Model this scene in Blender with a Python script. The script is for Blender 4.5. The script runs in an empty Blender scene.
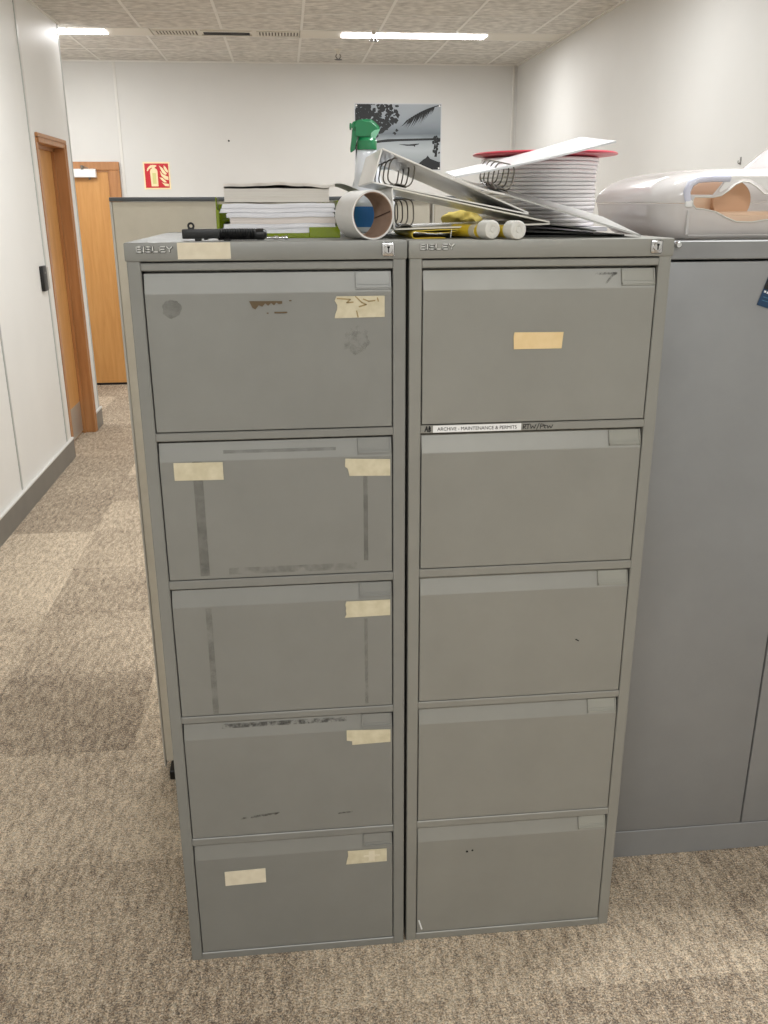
import bpy, bmesh, math, random
from mathutils import Vector, Matrix, noise
random.seed(4)
C = bpy.context.scene.collection
PI = math.pi
H = 1.511            # height of the filing cabinets

# ------------------------------------------------------------------ materials
def lin(c):
    return tuple(((v/255)/12.92 if v/255 <= .04045 else ((v/255+.055)/1.055)**2.4) for v in c) + (1,)

def mat(name, rgb, rough=.5, metal=0, **kw):
    m = bpy.data.materials.new(name); m.use_nodes = True
    b = m.node_tree.nodes['Principled BSDF']
    b.inputs['Base Color'].default_value = lin(rgb)
    b.inputs['Roughness'].default_value = rough
    b.inputs['Metallic'].default_value = metal
    for k, v in kw.items(): b.inputs[k.replace('_', ' ')].default_value = v
    return m

class NT:
    def __init__(s, m): s.m = m; s.t = m.node_tree; s.n = s.t.nodes; s.b = s.n.get('Principled BSDF')
    def add(s, kind, ins=None, **props):
        n = s.n.new(kind)
        for k, v in props.items(): setattr(n, k, v)
        for k, v in (ins or {}).items():
            if isinstance(v, bpy.types.NodeSocket): s.t.links.new(v, n.inputs[k])
            else: n.inputs[k].default_value = v
        return n
    def link(s, a, b): s.t.links.new(a, b)
    def coord(s, scale=(1, 1, 1)):
        g = s.add('ShaderNodeNewGeometry')
        return s.add('ShaderNodeMapping', {'Vector': g.outputs['Position'], 'Scale': scale}).outputs[0]
    def noise(s, vec, scale, detail=3, rough=.5, dist=0):
        return s.add('ShaderNodeTexNoise', {'Vector': vec, 'Scale': scale, 'Detail': detail, 'Roughness': rough, 'Distortion': dist}).outputs['Fac']
    def ramp(s, fac, stops):
        r = s.add('ShaderNodeValToRGB', {'Fac': fac}); e = r.color_ramp.elements
        while len(e) < len(stops): e.new(.5)
        for i, (p, c) in enumerate(stops): e[i].position = p; e[i].color = lin(c)
        return r.outputs[0]
    def math(s, op, a, b=0.0, c=None):
        ins = {0: a, 1: b}
        if c is not None: ins[2] = c
        return s.add('ShaderNodeMath', ins, operation=op).outputs[0]
    def bump(s, h, strength, dist):
        n = s.add('ShaderNodeBump', {'Height': h, 'Strength': strength, 'Distance': dist})
        s.link(n.outputs[0], s.b.inputs['Normal'])

def mottled(name, c1, c2, scale, rough=.5, bump=0, bscale=None, metal=0, detail=4, bdist=.002, stretch=(1,1,1), **kw):
    m = mat(name, c1, rough, metal, **kw); t = NT(m); v = t.coord(stretch)
    f = t.noise(v, scale, detail)
    t.link(t.ramp(f, [(.3, c1), (.7, c2)]), t.b.inputs['Base Color'])
    if bump: t.bump(t.noise(v, bscale or scale, 2), bump, bdist)
    return m

M = {}
M['wall'] = mottled('wall vinyl', (209, 208, 204), (214, 213, 209), 2, .6, .12, 260)
M['wall_white'] = mottled('wall vinyl left', (226, 225, 221), (231, 230, 226), 2, .5, .12, 260)
M['ceiling'] = mottled('ceiling tile', (180, 177, 171), (226, 223, 216), 24, .9, .5, 120, detail=10, stretch=(.7, 1, 1))
M['tbar'] = mat('ceiling grid', (226, 224, 218), .5)
M['panel'] = mat('white metal panel', (214, 209, 197), .45)
M['black'] = mat('black plastic', (20, 20, 20), .4)
M['darkgap'] = mat('dark gap', (14, 13, 12), .8)
M['skirt'] = mottled('grey vinyl skirting', (116, 113, 107), (126, 122, 115), 6, .4)
M['skirt_top'] = mat('pale skirting bead', (215, 213, 208), .4)
M['seam'] = mat('grey joint strip', (176, 178, 174), .4)
M['seam_w'] = mat('pale joint strip', (216, 214, 208), .4)
M['chrome'] = mat('chrome', (205, 205, 205), .18, 1)
M['letter'] = mat('bright letters', (226, 226, 222), .3, .4); M['outline'] = mat('letter outline', (58, 57, 54), .6)
M['steel'] = mat('ring steel', (120, 116, 108), .3, 1)
M['alu'] = mat('brushed kick plate', (190, 187, 180), .35, .7)

def wood(name, a, b, c):
    m = mat(name, a, .38); t = NT(m); v = t.coord((14, 14, 1.1))
    n = t.noise(v, 2.2, 8, .6, .6)
    t.link(t.ramp(n, [(.28, a), (.5, b), (.74, c)]), t.b.inputs['Base Color'])
    return m
M['oak'] = wood('oak veneer', (188, 134, 74), (198, 145, 84), (206, 154, 94))
M['oakframe'] = wood('oak frame', (158, 108, 64), (172, 120, 74), (186, 133, 85))

def paint(name, a, b):
    """silver grey office enamel, faint orange peel"""
    m = mat(name, a, .42, .25); t = NT(m); v = t.coord()
    f = t.noise(v, 7, 5, .6)
    t.link(t.ramp(f, [(.3, a), (.7, b)]), t.b.inputs['Base Color'])
    t.link(t.add('ShaderNodeMapRange', {'Value': t.noise(v, 12, 3), 3: .36, 4: .52}).outputs[0], t.b.inputs['Roughness'])
    t.bump(t.noise(v, 900, 2), .05, .0005)
    return m
M['paintL'] = paint('grey cabinet enamel', (134, 134, 129), (140, 140, 135))
M['paintR'] = paint('warm grey cabinet enamel', (142, 141, 134), (148, 147, 140))
M['paintC'] = paint('cool grey cupboard enamel', (142, 143, 143), (148, 149, 149))
M['holderL'] = mat('painted label holder', (134, 134, 129), .35, .2)
M['holderR'] = mat('clear label holder', (148, 147, 137), .22, 0, Coat_Weight=.6)

def tape(name, a, b, scale=60):
    return mottled(name, a, b, scale, .55, detail=6)
M['tape'] = tape('aged masking tape', (196, 186, 156), (212, 203, 176))
M['tape_y'] = tape('fresh masking tape', (228, 200, 148), (234, 207, 158))
M['tape_p'] = tape('pale label tape', (212, 202, 178), (222, 213, 190))
M['residue_brown'] = mat('brown glue residue', (96, 80, 56), .7)
M['residue_tan'] = mat('tan glue residue', (160, 140, 98), .7)

def alpha_patch(name, rgb, lo, hi, scale, amount):
    m = mat(name, rgb, .6); t = NT(m)
    f = t.noise(t.coord(), scale, 5, .65)
    a = t.add('ShaderNodeMapRange', {'Value': f, 1: lo, 2: hi, 3: 0.0, 4: amount}).outputs[0]
    t.link(a, t.b.inputs['Alpha'])
    return m
M['grime'] = alpha_patch('tape grime', (96, 95, 88), .2, .8, 40, .26)
M['scuff'] = alpha_patch('dark scuff', (70, 68, 64), .42, .7, 90, .5)

M['white'] = mat('white plastic', (236, 236, 234), .3)
M['binder'] = mottled('white binder board', (226, 224, 218), (236, 234, 229), 10, .3, Coat_Weight=.3)
M['grey_card2'] = mat('silver grey cover', (176, 176, 172), .3)
M['binder_in'] = mottled('creamy binder board', (216, 213, 200), (228, 225, 214), 12, .35, Coat_Weight=.2)
M['binder_gl'] = mat('glossy white pocket cover', (212, 215, 218), .3, 0, Coat_Weight=.5, Coat_Roughness=.1)
t = NT(M['binder_gl']); t.bump(t.noise(t.coord((1, 3, 1)), 22, 3), .35, .004)
M['bottle'] = mat('white bottle', (232, 236, 242), .25, 0, Coat_Weight=.4)
M['green'] = mat('green trigger plastic', (8, 122, 72), .28, 0, Coat_Weight=.5)
M['green_l'] = mat('pale green plastic', (140, 205, 170), .3)
M['blue'] = mat('blue label', (58, 128, 200), .35)
M['lime'] = mat('lime translucent plastic', (150, 170, 20), .2, 0, Transmission_Weight=.35, Coat_Weight=.4)
M['yellow'] = mat('yellow plastic', (222, 192, 50), .4)
M['yellow2'] = mottled('yellow cloth', (214, 190, 88), (226, 206, 116), 40, .8, .4, 90)
M['cap'] = mat('milky cap', (214, 213, 206), .35)
M['cream'] = mat('cream ring', (206, 198, 176), .4)
M['red'] = mat('red plastic', (196, 62, 78), .3)
M['plate'] = mat('white plate', (248, 245, 245), .45)
M['card_out'] = mat('white tube wrapper', (222, 220, 216), .5)
M['card_in'] = mottled('brown cardboard', (150, 124, 106), (164, 138, 120), 40, .8)
M['fold_dark'] = mat('charcoal folder', (38, 37, 35), .4)
M['grey_card'] = mat('grey cover', (150, 150, 146), .35)
M['beige'] = mottled('beige moulding', (222, 190, 160), (230, 200, 172), 14, .35, Coat_Weight=.3)
M['beige_d'] = mat('tan moulding', (206, 164, 130), .35)
M['lavender'] = mat('bluish white plastic', (214, 216, 232), .15, 0, Coat_Weight=.8)

def milky(name, rgb, tr, rough=.15):
    m = mat(name, rgb, rough, 0, Coat_Weight=.9, Coat_Roughness=.06); t = NT(m)
    tl = t.add('ShaderNodeBsdfTranslucent', {'Color': lin(rgb)})
    tp = t.add('ShaderNodeBsdfTransparent', {'Color': lin((245, 240, 236))})
    m1 = t.add('ShaderNodeMixShader', {0: .35, 1: t.b.outputs[0], 2: tl.outputs[0]})
    m2 = t.add('ShaderNodeMixShader', {0: tr, 1: m1.outputs[0], 2: tp.outputs[0]})
    t.link(m2.outputs[0], t.n['Material Output'].inputs[0])
    return m
M['milky'] = milky('milky plastic', (238, 237, 236), .22)
M['milky_clear'] = milky('clear plastic', (236, 236, 240), .55, .08)

def pages(name, a, b, freq):
    m = mat(name, a, .7); t = NT(m); g = t.add('ShaderNodeNewGeometry')
    mp = t.add('ShaderNodeMapping', {'Vector': g.outputs['Position'], 'Scale': (5, 5, freq)})
    f = t.noise(mp.outputs[0], 1, 3, .7)
    t.link(t.ramp(f, [(.3, a), (.65, b)]), t.b.inputs['Base Color'])
    return m
M['paper'] = pages('white paper edges', (222, 221, 226), (242, 242, 246), 900)
M['paper2'] = pages('pinkish paper edges', (214, 204, 198), (234, 226, 220), 900)
M['paper3'] = pages('pad edges', (212, 206, 196), (224, 219, 210), 500)
M['sheet'] = mat('paper sheet', (228, 225, 219), .6)

M['screen'] = mottled('beige screen fabric', (204, 196, 178), (210, 202, 184), 30, .9, .3, 600)
M['screen_trim'] = mat('grey screen trim', (84, 87, 89), .4)
M['screen_edge'] = mat('pale screen edge', (196, 192, 180), .45)

def emit(name, rgb, s):
    m = bpy.data.materials.new(name); m.use_nodes = True; n = m.node_tree.nodes; n.clear()
    e = n.new('ShaderNodeEmission'); e.inputs[0].default_value = lin(rgb); e.inputs[1].default_value = s
    o = n.new('ShaderNodeOutputMaterial'); m.node_tree.links.new(e.outputs[0], o.inputs[0]); return m
M['lamp'] = emit('lit diffuser', (255, 250, 250), 14)

def carpet():
    m = mat('carpet tiles', (150, 135, 115), .95); t = NT(m)
    g = t.add('ShaderNodeNewGeometry')
    P = g.outputs['Position']
    off = t.add('ShaderNodeVectorMath', {0: P, 1: (.23, .17, 0)}, operation='ADD').outputs[0]
    sc = t.add('ShaderNodeVectorMath', {0: off, 1: (2, 2, 0)}, operation='MULTIPLY').outputs[0]
    cell = t.add('ShaderNodeVectorMath', {0: sc}, operation='FLOOR').outputs[0]
    wn = t.add('ShaderNodeTexWhiteNoise', {'Vector': cell}, noise_dimensions='3D')
    sep = t.add('ShaderNodeSeparateXYZ', {0: cell})
    par = t.math('MODULO', t.math('ADD', sep.outputs[0], t.math('ADD', sep.outputs[1], 200.0)), 2.0)
    def streak(a):
        mp = t.add('ShaderNodeMapping', {'Vector': P, 'Rotation': (0, 0, a), 'Scale': (60, 18, 1)})
        return t.noise(mp.outputs[0], 1, 4, .6)
    mixs = t.add('ShaderNodeMix', {0: par, 2: streak(.2), 3: streak(.2+PI/2)}, data_type='FLOAT').outputs[0]
    mp = t.add('ShaderNodeMapping', {'Vector': P, 'Scale': (1, 1, 1)}).outputs[0]
    fine = t.noise(mp, 240, 4, .9)
    fine2 = t.noise(mp, 95, 3, .7)
    big = t.noise(mp, 1.6, 3)
    f = t.math('MULTIPLY_ADD', fine, 2.7, -.83)
    f = t.math('ADD', f, t.math('MULTIPLY', t.math('SUBTRACT', fine2, .5), .75))
    f = t.math('ADD', f, t.math('MULTIPLY', t.math('SUBTRACT', mixs, .5), .75))
    f = t.math('ADD', f, t.math('MULTIPLY', t.math('SUBTRACT', wn.outputs['Value'], .5), .19))
    f = t.math('ADD', f, t.math('MULTIPLY', t.math('SUBTRACT', big, .5), .35))
    col = t.ramp(f, [(.12, (76, 63, 52)), (.38, (146, 127, 106)), (.58, (196, 175, 148)), (.85, (242, 223, 194))])
    hue = t.noise(t.add('ShaderNodeVectorMath', {0: P, 1: (7, 3, 1)}, operation='ADD').outputs[0], 130, 2, .7)
    mx = t.add('ShaderNodeMix', {0: t.add('ShaderNodeMapRange', {0: hue, 1: .42, 2: .62}).outputs[0]}, data_type='RGBA')
    t.link(col, mx.inputs[6])
    t.link(t.ramp(f, [(.12, (70, 65, 60)), (.38, (136, 125, 111)), (.58, (182, 169, 150)), (.85, (228, 216, 195))]), mx.inputs[7])
    t.link(mx.outputs[2], t.b.inputs['Base Color'])
    t.bump(t.math('ADD', fine, fine2), .6, .004)
    return m
M['carpet'] = carpet()

# ------------------------------------------------------------------ geometry helpers (world coordinates)
def quad_box(bm, pts):
    """8 points: bottom ring 0-3, top ring 4-7"""
    v = [bm.verts.new(p) for p in pts]
    fs = [bm.faces.new([v[i] for i in f]) for f in ((0,3,2,1),(4,5,6,7),(0,1,5,4),(1,2,6,5),(2,3,7,6),(3,0,4,7))]
    return v, fs

def bx(bm, a, b, bev=0, seg=1):
    (x0, y0, z0), (x1, y1, z1) = a, b
    v, fs = quad_box(bm, [(x0,y0,z0),(x1,y0,z0),(x1,y1,z0),(x0,y1,z0),(x0,y0,z1),(x1,y0,z1),(x1,y1,z1),(x0,y1,z1)])
    if bev:
        es = {e for f in fs for e in f.edges}
        bmesh.ops.bevel(bm, geom=list(es), offset=bev, segments=seg, affect='EDGES', profile=.5)

def prism(bm, poly, d0, d1, axis='y', bev=0):
    """polygon in the plane across `axis`, extruded from d0 to d1"""
    def P(u, v, d): return {'y': (u, d, v), 'z': (u, v, d), 'x': (d, u, v)}[axis]
    n = len(poly)
    a = [bm.verts.new(P(u, v, d0)) for u, v in poly]; b = [bm.verts.new(P(u, v, d1)) for u, v in poly]
    fs = [bm.faces.new(a), bm.faces.new(b[::-1])]
    for i in range(n): fs.append(bm.faces.new([a[i], b[i], b[(i+1) % n], a[(i+1) % n]]))
    if bev:
        es = {e for f in fs for e in f.edges}
        bmesh.ops.bevel(bm, geom=list(es), offset=bev, segments=1, affect='EDGES')

def frame_for(d):
    d = Vector(d).normalized(); u = Vector((0, 0, 1)) if abs(d.z) < .9 else Vector((1, 0, 0))
    a = d.cross(u).normalized(); return a, d.cross(a).normalized()

def cyl(bm, p, q, r, r2=None, n=24, cap=True):
    p, q = Vector(p), Vector(q); a, b = frame_for(q-p); r2 = r if r2 is None else r2
    A = [bm.verts.new(p+(a*math.cos(2*PI*i/n)+b*math.sin(2*PI*i/n))*r) for i in range(n)]
    B = [bm.verts.new(q+(a*math.cos(2*PI*i/n)+b*math.sin(2*PI*i/n))*r2) for i in range(n)]
    for i in range(n): bm.faces.new([A[i], A[(i+1) % n], B[(i+1) % n], B[i]])
    if cap: bm.faces.new(A[::-1]); bm.faces.new(B)

def turned(bm, p, q, prof, n=32, cap=True):
    """profile [(t along p->q in metres, radius)] swept round the axis"""
    p = Vector(p); d = (Vector(q)-p).normalized(); a, b = frame_for(d); rings = []
    for tt, r in prof:
        rings.append([bm.verts.new(p+d*tt+(a*math.cos(2*PI*i/n)+b*math.sin(2*PI*i/n))*max(r, 1e-5)) for i in range(n)])
    for A, B in zip(rings, rings[1:]):
        for i in range(n): bm.faces.new([A[i], A[(i+1) % n], B[(i+1) % n], B[i]])
    if cap: bm.faces.new(rings[0][::-1]); bm.faces.new(rings[-1])

def wire(bm, pts, r, n=8, closed=False):
    pts = [Vector(p) for p in pts]; m = len(pts); rings = []
    for i, p in enumerate(pts):
        if closed: d = pts[(i+1) % m]-pts[i-1]
        else: d = pts[min(i+1, m-1)]-pts[max(i-1, 0)]
        a, b = frame_for(d)
        if rings and a.dot(pa) < 0: a, b = -a, -b
        pa = a
        rings.append([bm.verts.new(p+(a*math.cos(2*PI*k/n)+b*math.sin(2*PI*k/n))*r) for k in range(n)])
    pairs = list(zip(rings, rings[1:])) + ([(rings[-1], rings[0])] if closed else [])
    for A, B in pairs:
        for k in range(n): bm.faces.new([A[k], A[(k+1) % n], B[(k+1) % n], B[k]])
    if not closed: bm.faces.new(rings[0][::-1]); bm.faces.new(rings[-1])

def ribbon(bm, prof, th, y0, y1, dz=None, ny=10):
    """open polyline in XZ given thickness and swept along Y; dz(x,y) bends it"""
    pts = [Vector((x, z)) for x, z in prof]; L = []; R = []
    for i, p in enumerate(pts):
        d = (pts[min(i+1, len(pts)-1)]-pts[max(i-1, 0)]).normalized(); nrm = Vector((-d.y, d.x))*th/2
        L.append(p+nrm); R.append(p-nrm)
    loop = L+R[::-1]; rows = []
    for j in range(ny+1):
        y = y0+(y1-y0)*j/ny
        rows.append([bm.verts.new((q.x, y, q.y+(dz(q.x, y) if dz else 0))) for q in loop])
    n = len(loop)
    for a, b in zip(rows, rows[1:]):
        for i in range(n): bm.faces.new([a[i], b[i], b[(i+1) % n], a[(i+1) % n]])
    for row in (rows[0], rows[-1]):      # end caps as strips
        for i in range(len(pts)-1): bm.faces.new([row[i], row[i+1], row[n-2-i], row[n-1-i]])

def strokes(bm, lines, x, z, s, w, y0, y1, sx=1, slant=0):
    """pen strokes in an XZ face; lines are lists of (u,v); s = height"""
    for ln in lines:
        pts = [Vector((x+(u+slant*v)*s*sx, z+v*s)) for u, v in ln]
        for p, q in zip(pts, pts[1:]):
            d = (q-p)
            if d.length < 1e-6: continue
            d = d.normalized()*w/2; nn = Vector((-d.y, d.x)); p2, q2 = p-d*.7, q+d*.7
            prism(bm, [tuple(p2+nn), tuple(p2-nn), tuple(q2-nn), tuple(q2+nn)], y0, y1)

def finish(name, bm, m, parent=None, origin=None, smooth=None):
    """link bm (world coordinates) as one mesh object; child vertices are stored relative to the root"""
    bmesh.ops.recalc_face_normals(bm, faces=bm.faces)
    if parent is not None:
        r = parent
        while r.parent: r = r.parent
        o0 = Vector(r.location)
    else:
        if origin is None:
            xs = [v.co for v in bm.verts]
            origin = (sum(min(c[i] for c in xs)+max(c[i] for c in xs) for i in (0,))/2,
                      (min(c[1] for c in xs)+max(c[1] for c in xs))/2, min(c[2] for c in xs))
        o0 = Vector(origin)
    bmesh.ops.translate(bm, verts=bm.verts, vec=-o0)
    me = bpy.data.meshes.new(name); bm.to_mesh(me); bm.free()
    for mm in (m if isinstance(m, (list, tuple)) else [m]): me.materials.append(mm)
    if smooth:
        me.shade_smooth(); me.set_sharp_from_angle(angle=math.radians(smooth))
    o = bpy.data.objects.new(name, me); C.objects.link(o)
    if parent is not None: o.parent = parent
    else: o.location = o0
    return o

def tag(o, label, cat, group=None):
    o['label'] = label; o['category'] = cat
    if group: o['group'] = group
    return o

def thing(name, loc, label, cat, group=None):
    o = bpy.data.objects.new(name, None); C.objects.link(o); o.location = loc; o.empty_display_size = .05
    return tag(o, label, cat, group)

def struct(name, bm, m, parent=None, smooth=None, label=None):
    o = finish(name, bm, m, parent, origin=(0, 0, 0) if parent is None else None, smooth=smooth)
    if parent is None: o['kind'] = 'structure'
    if label: o['label'] = label
    return o
NB = bmesh.new

def text_mesh(body, height_box, width, x, z, y0, depth, bold=0):
    """built-in font lettering fitted into a box, standing in an XZ face"""
    cu = bpy.data.curves.new('lettering', 'FONT'); cu.body = body; cu.size = 1; cu.extrude = .0; cu.offset = bold
    o = bpy.data.objects.new('lettering', cu); C.objects.link(o)
    bpy.context.view_layer.update()
    me = bpy.data.meshes.new_from_object(o.evaluated_get(bpy.context.evaluated_depsgraph_get()))
    bpy.data.objects.remove(o)
    bm = NB(); bm.from_mesh(me); bpy.data.meshes.remove(me)
    xs = [v.co.x for v in bm.verts]; ys = [v.co.y for v in bm.verts]
    x0, x1, yy0, yy1 = min(xs), max(xs), min(ys), max(ys)
    for v in bm.verts:
        v.co = Vector((x+(v.co.x-x0)/(x1-x0)*width, y0, z+(v.co.y-yy0)/(yy1-yy0)*height_box))
    r = bmesh.ops.extrude_face_region(bm, geom=bm.faces[:])
    for v in [g for g in r['geom'] if isinstance(g, bmesh.types.BMVert)]: v.co.y -= depth
    return bm

# ------------------------------------------------------------------ the room
CZ, XR, XL, YB, YE = 2.72, 1.866, -1.66, 6.88, 5.26     # ceiling, right wall, left wall, back wall, end of left wall
YF, XA = -4.2, -2.75
bm = NB(); bx(bm, (XA-.2, YF-.2, -.08), (XR+.2, YB+.2, 0)); struct('floor', bm, M['carpet'])
bm = NB(); bx(bm, (XA-.2, YB, 0), (XR+.2, YB+.15, CZ)); struct('wall_back', bm, M['wall'])
bm = NB(); bx(bm, (XR, YF-.2, 0), (XR+.15, YB, CZ)); struct('wall_right', bm, M['wall'])
bm = NB(); bx(bm, (XL-.2, YF-.15, 0), (XR+.15, YF, CZ)); struct('wall_front', bm, M['wall'])
D0, D1, DT = 4.345, 5.035, 1.962       # hole of the side door
bm = NB()
bx(bm, (XL-.15, YF, 0), (XL, D0, CZ)); bx(bm, (XL-.15, D1, 0), (XL, YE, CZ)); bx(bm, (XL-.15, D0, DT), (XL, D1, CZ))
struct('wall_left', bm, M['wall_white'])
bm = NB(); bx(bm, (XA-.15, YE-.15, 0), (XL-.15, YE, CZ)); bx(bm, (XA-.15, YE, 0), (XA, YB, CZ)); struct('wall_alcove', bm, M['wall'])
# ceiling: tiles with recessed edges in an exposed grid, plus the service strip at y 5.38-5.68
bm = NB(); bx(bm, (XA-.2, YF-.2, CZ+.02), (XR+.2, YB+.2, CZ+.12))
gx = [-2.77+.545*i for i in range(9)]
gy = [YF] + [4.82-.58*i for i in range(15, -1, -1)] + [5.385, 5.68, 6.28, YB]
gy = [y for y in gy if y >= YF]
gxx = [XA]+[x for x in gx if x > XA+.1 and x < XR-.05]+[XR]
for x0, x1 in zip(gxx, gxx[1:]):
    for y0, y1 in zip(gy, gy[1:]):
        if abs(y0-5.385) < .01: continue
        bx(bm, (x0+.006, y0+.006, CZ-.001), (x1-.006, y1-.006, CZ+.02))
struct('ceiling', bm, M['ceiling'])
bm = NB()
for x in gxx[1:-1]: bx(bm, (x-.009, YF, CZ-.0035), (x+.009, 5.385, CZ+.012)); bx(bm, (x-.009, 5.68, CZ-.0035), (x+.009, YB, CZ+.012))
for y in gy[1:-1]: bx(bm, (XA, y-.007, CZ-.0035), (XR, y+.007, CZ+.012))
bx(bm, (XL, YF, CZ-.012), (XL+.018, YE, CZ)); bx(bm, (XR-.018, YF, CZ-.012), (XR, YB, CZ)); bx(bm, (XA, YB-.018, CZ-.012), (XR-.018, YB, CZ))
struct('trim_1', bm, M['tbar'])
# wall joints
bm = NB()
bx(bm, (-1.592, YB-.006, 0), (-1.570, YB, CZ-.012), .002); bx(bm, (1.822, YB-.012, 0), (1.84, YB, CZ-.012), .002)
struct('trim_2', bm, M['seam_w'])
bm = NB()
bx(bm, (XL, 4.19, .135), (XL+.004, 4.205, CZ-.012)); bx(bm, (XL, 3.15, .135), (XL+.004, 3.168, CZ-.012)); bx(bm, (XL, 1.95, .135), (XL+.004, 1.968, CZ-.012))
bx(bm, (XL, 5.238, .135), (XL+.003, YE, CZ-.012))
struct('trim_3', bm, M['seam'])
bm = NB(); bx(bm, (XL, 4.205, .135), (XL+.003, 4.24, CZ-.012)); struct('trim_4', bm, M['seam_w'])
# skirting
bm = NB()
bx(bm, (XL, YF, 0), (XL+.016, 4.32, .122)); bx(bm, (XL, 5.06, 0), (XL+.016, YE+.016, .122)); bx(bm, (XL-.2, YE, 0), (XL, YE+.016, .122))
struct('baseboard_left', bm, M['skirt'])
bm = NB(); bx(bm, (XL, YF, .122), (XL+.02, 4.32, .136), .003); bx(bm, (XL, 5.06, .122), (XL+.02, YE+.02, .136), .003); struct('trim_5', bm, M['skirt_top'])
bm = NB(); bx(bm, (-1.57, YB-.014, 0), (XR, YB, .13)); struct('baseboard_back', bm, M['skirt'])
bm = NB(); bx(bm, (XR-.014, YF, 0), (XR, YB-.014, .13)); struct('baseboard_right', bm, M['skirt'])

# side door in the left wall
bm = NB()
bx(bm, (XL-.14, D0+.001, 0), (XL+.004, D0+.03, DT-.03), .002); bx(bm, (XL-.14, D1-.03, 0), (XL+.014, D1-.001, DT-.03), .002)
bx(bm, (XL-.14, D0+.001, DT-.0295), (XL+.014, D1-.001, DT-.001), .002)
for a, b in (((XL+.0002, 4.318, 0), (XL+.006, D0+.0008, 1.961)), ((XL+.0002, D1-.0005, 0), (XL+.018, 5.06, 1.961)), ((XL+.0002, 4.318, DT-.0005), (XL+.018, 5.06, 1.985))): bx(bm, a, b, .003)
bx(bm, (XL-.075, D0+.03, 0), (XL-.055, D0+.045, DT-.03)); bx(bm, (XL-.075, D1-.045, 0), (XL-.055, D1-.03, DT-.03)); bx(bm, (XL-.075, D0+.03, DT-.05), (XL-.055, D1-.03, DT-.03))
d1 = struct('door_1', bm, M['oakframe']); d1['label'] = 'oak door frame set into the left wall'
bm = NB(); bx(bm, (XL-.12, D0+.032, .012), (XL-.076, D1-.032, DT-.033), .002); struct('door_leaf', bm, M['oak'], d1)
bm = NB(); bx(bm, (XL-.0755, D0+.06, .02), (XL-.073, D1-.05, .235)); bx(bm, (XL-.0745, D0+.06, .155), (XL-.072, D1-.05, .158)); struct('kick_plate', bm, M['alu'], d1)
# end door in the back wall
bm = NB()
for a, b in (((-1.70, YB-.03, 0), (-1.612, YB-.0005, 1.8615)), ((-2.63, YB-.03, 0), (-2.542, YB-.0005, 1.8615)), ((-2.63, YB-.03, 1.862), (-1.612, YB-.0005, 1.93))): bx(bm, a, b, .003)
bx(bm, (-1.712, YB-.02, 0), (-1.7002, YB-.001, 1.8495)); bx(bm, (-2.5418, YB-.02, 1.85), (-1.7002, YB-.001, 1.8618))
d2 = struct('door_2', bm, M['oakframe'])
bm = NB(); bx(bm, (-2.541, YB-.012, .02), (-1.714, YB-.001, 1.849), .002); struct('door_leaf', bm, M['oak'], d2)
bm = NB(); bx(bm, (-2.541, YB-.011, .001), (-1.714, YB-.002, .02)); struct('threshold_gap', bm, M['darkgap'], d2)
bm = NB(); bx(bm, (-2.09, YB-.065, 1.803), (-1.805, YB-.012, 1.872), .004); cl = struct('door_closer', bm, M['white'], d2)
bm = NB(); bx(bm, (-1.925, YB-.075, 1.868), (-1.905, YB-.035, 1.9), .003); bx(bm, (-1.87, YB-.06, 1.785), (-1.855, YB-.03, 1.806), .003)
quad_box(bm, [(-1.925,YB-.074,1.895),(-1.865,YB-.074,1.872),(-1.865,YB-.066,1.872),(-1.925,YB-.066,1.895),(-1.925,YB-.074,1.902),(-1.86,YB-.074,1.879),(-1.86,YB-.066,1.879),(-1.925,YB-.066,1.902)])
struct('closer_arm', bm, M['steel'], cl)

# ------------------------------------------------------------------ lamps, vent and sprinkler heads of the service strip
def ceiling_lamp(x0, x1, px0, px1, label, vis=True):
    r = thing('ceiling_light', ((x0+x1)/2, 5.532, CZ), label, 'ceiling light', 'slim ceiling lamps')
    bm = NB(); bx(bm, (px0, 5.393, CZ-.004), (px1, 5.672, CZ+.018), .002); finish('panel', bm, M['panel'], r)
    bm = NB(); bx(bm, (x0, 5.455, CZ-.012), (x1, 5.60, CZ-.0035), .002); finish('diffuser', bm, M['lamp'], r)
ceiling_lamp(.245, 1.284, -.05, XR-.019, 'long lit ceiling lamp above the wall poster')
ceiling_lamp(-2.43, -1.39, XA, -1.085, 'lit ceiling lamp end showing in the corner by the left wall')
r = thing('ceiling_vent', (-.56, 5.532, CZ), 'slotted air vent in the ceiling between the two lit lamps', 'air vent')
bm = NB(); bx(bm, (-1.08, 5.393, CZ-.002), (-.055, 5.672, CZ+.018), .002); finish('panel', bm, M['panel'], r)
for a, b in ((-1.06, -.77), (-.35, -.065)):
    bm = NB()
    n = int((b-a)/.021)
    for i in range(n): bx(bm, (a+i*(b-a)/n, 5.455, CZ-.008), (a+i*(b-a)/n+.012, 5.61, CZ-.0015))
    bx(bm, (a-.006, 5.445, CZ-.008), (b, 5.455, CZ-.0015)); bx(bm, (a-.006, 5.61, CZ-.008), (b, 5.62, CZ-.0015))
    gr = finish('grille', bm, M['panel'], r)
    bm = NB(); bx(bm, (a, 5.455, CZ-.0032), (b, 5.61, CZ-.0018)); finish('duct_opening', bm, mat('duct shade', (92, 84, 72), .8), gr)
bm = NB(); bx(bm, (-.725, 5.47, CZ-.006), (-.405, 5.60, CZ-.0015)); finish('slot', bm, M['darkgap'], r, smooth=None)
bm = NB(); bx(bm, (-.74, 5.44, CZ-.009), (-.39, 5.47, CZ-.0015), .001); bx(bm, (-.74, 5.60, CZ-.009), (-.39, 5.625, CZ-.0015), .001); finish('slot_frame', bm, M['panel'], r)
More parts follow.
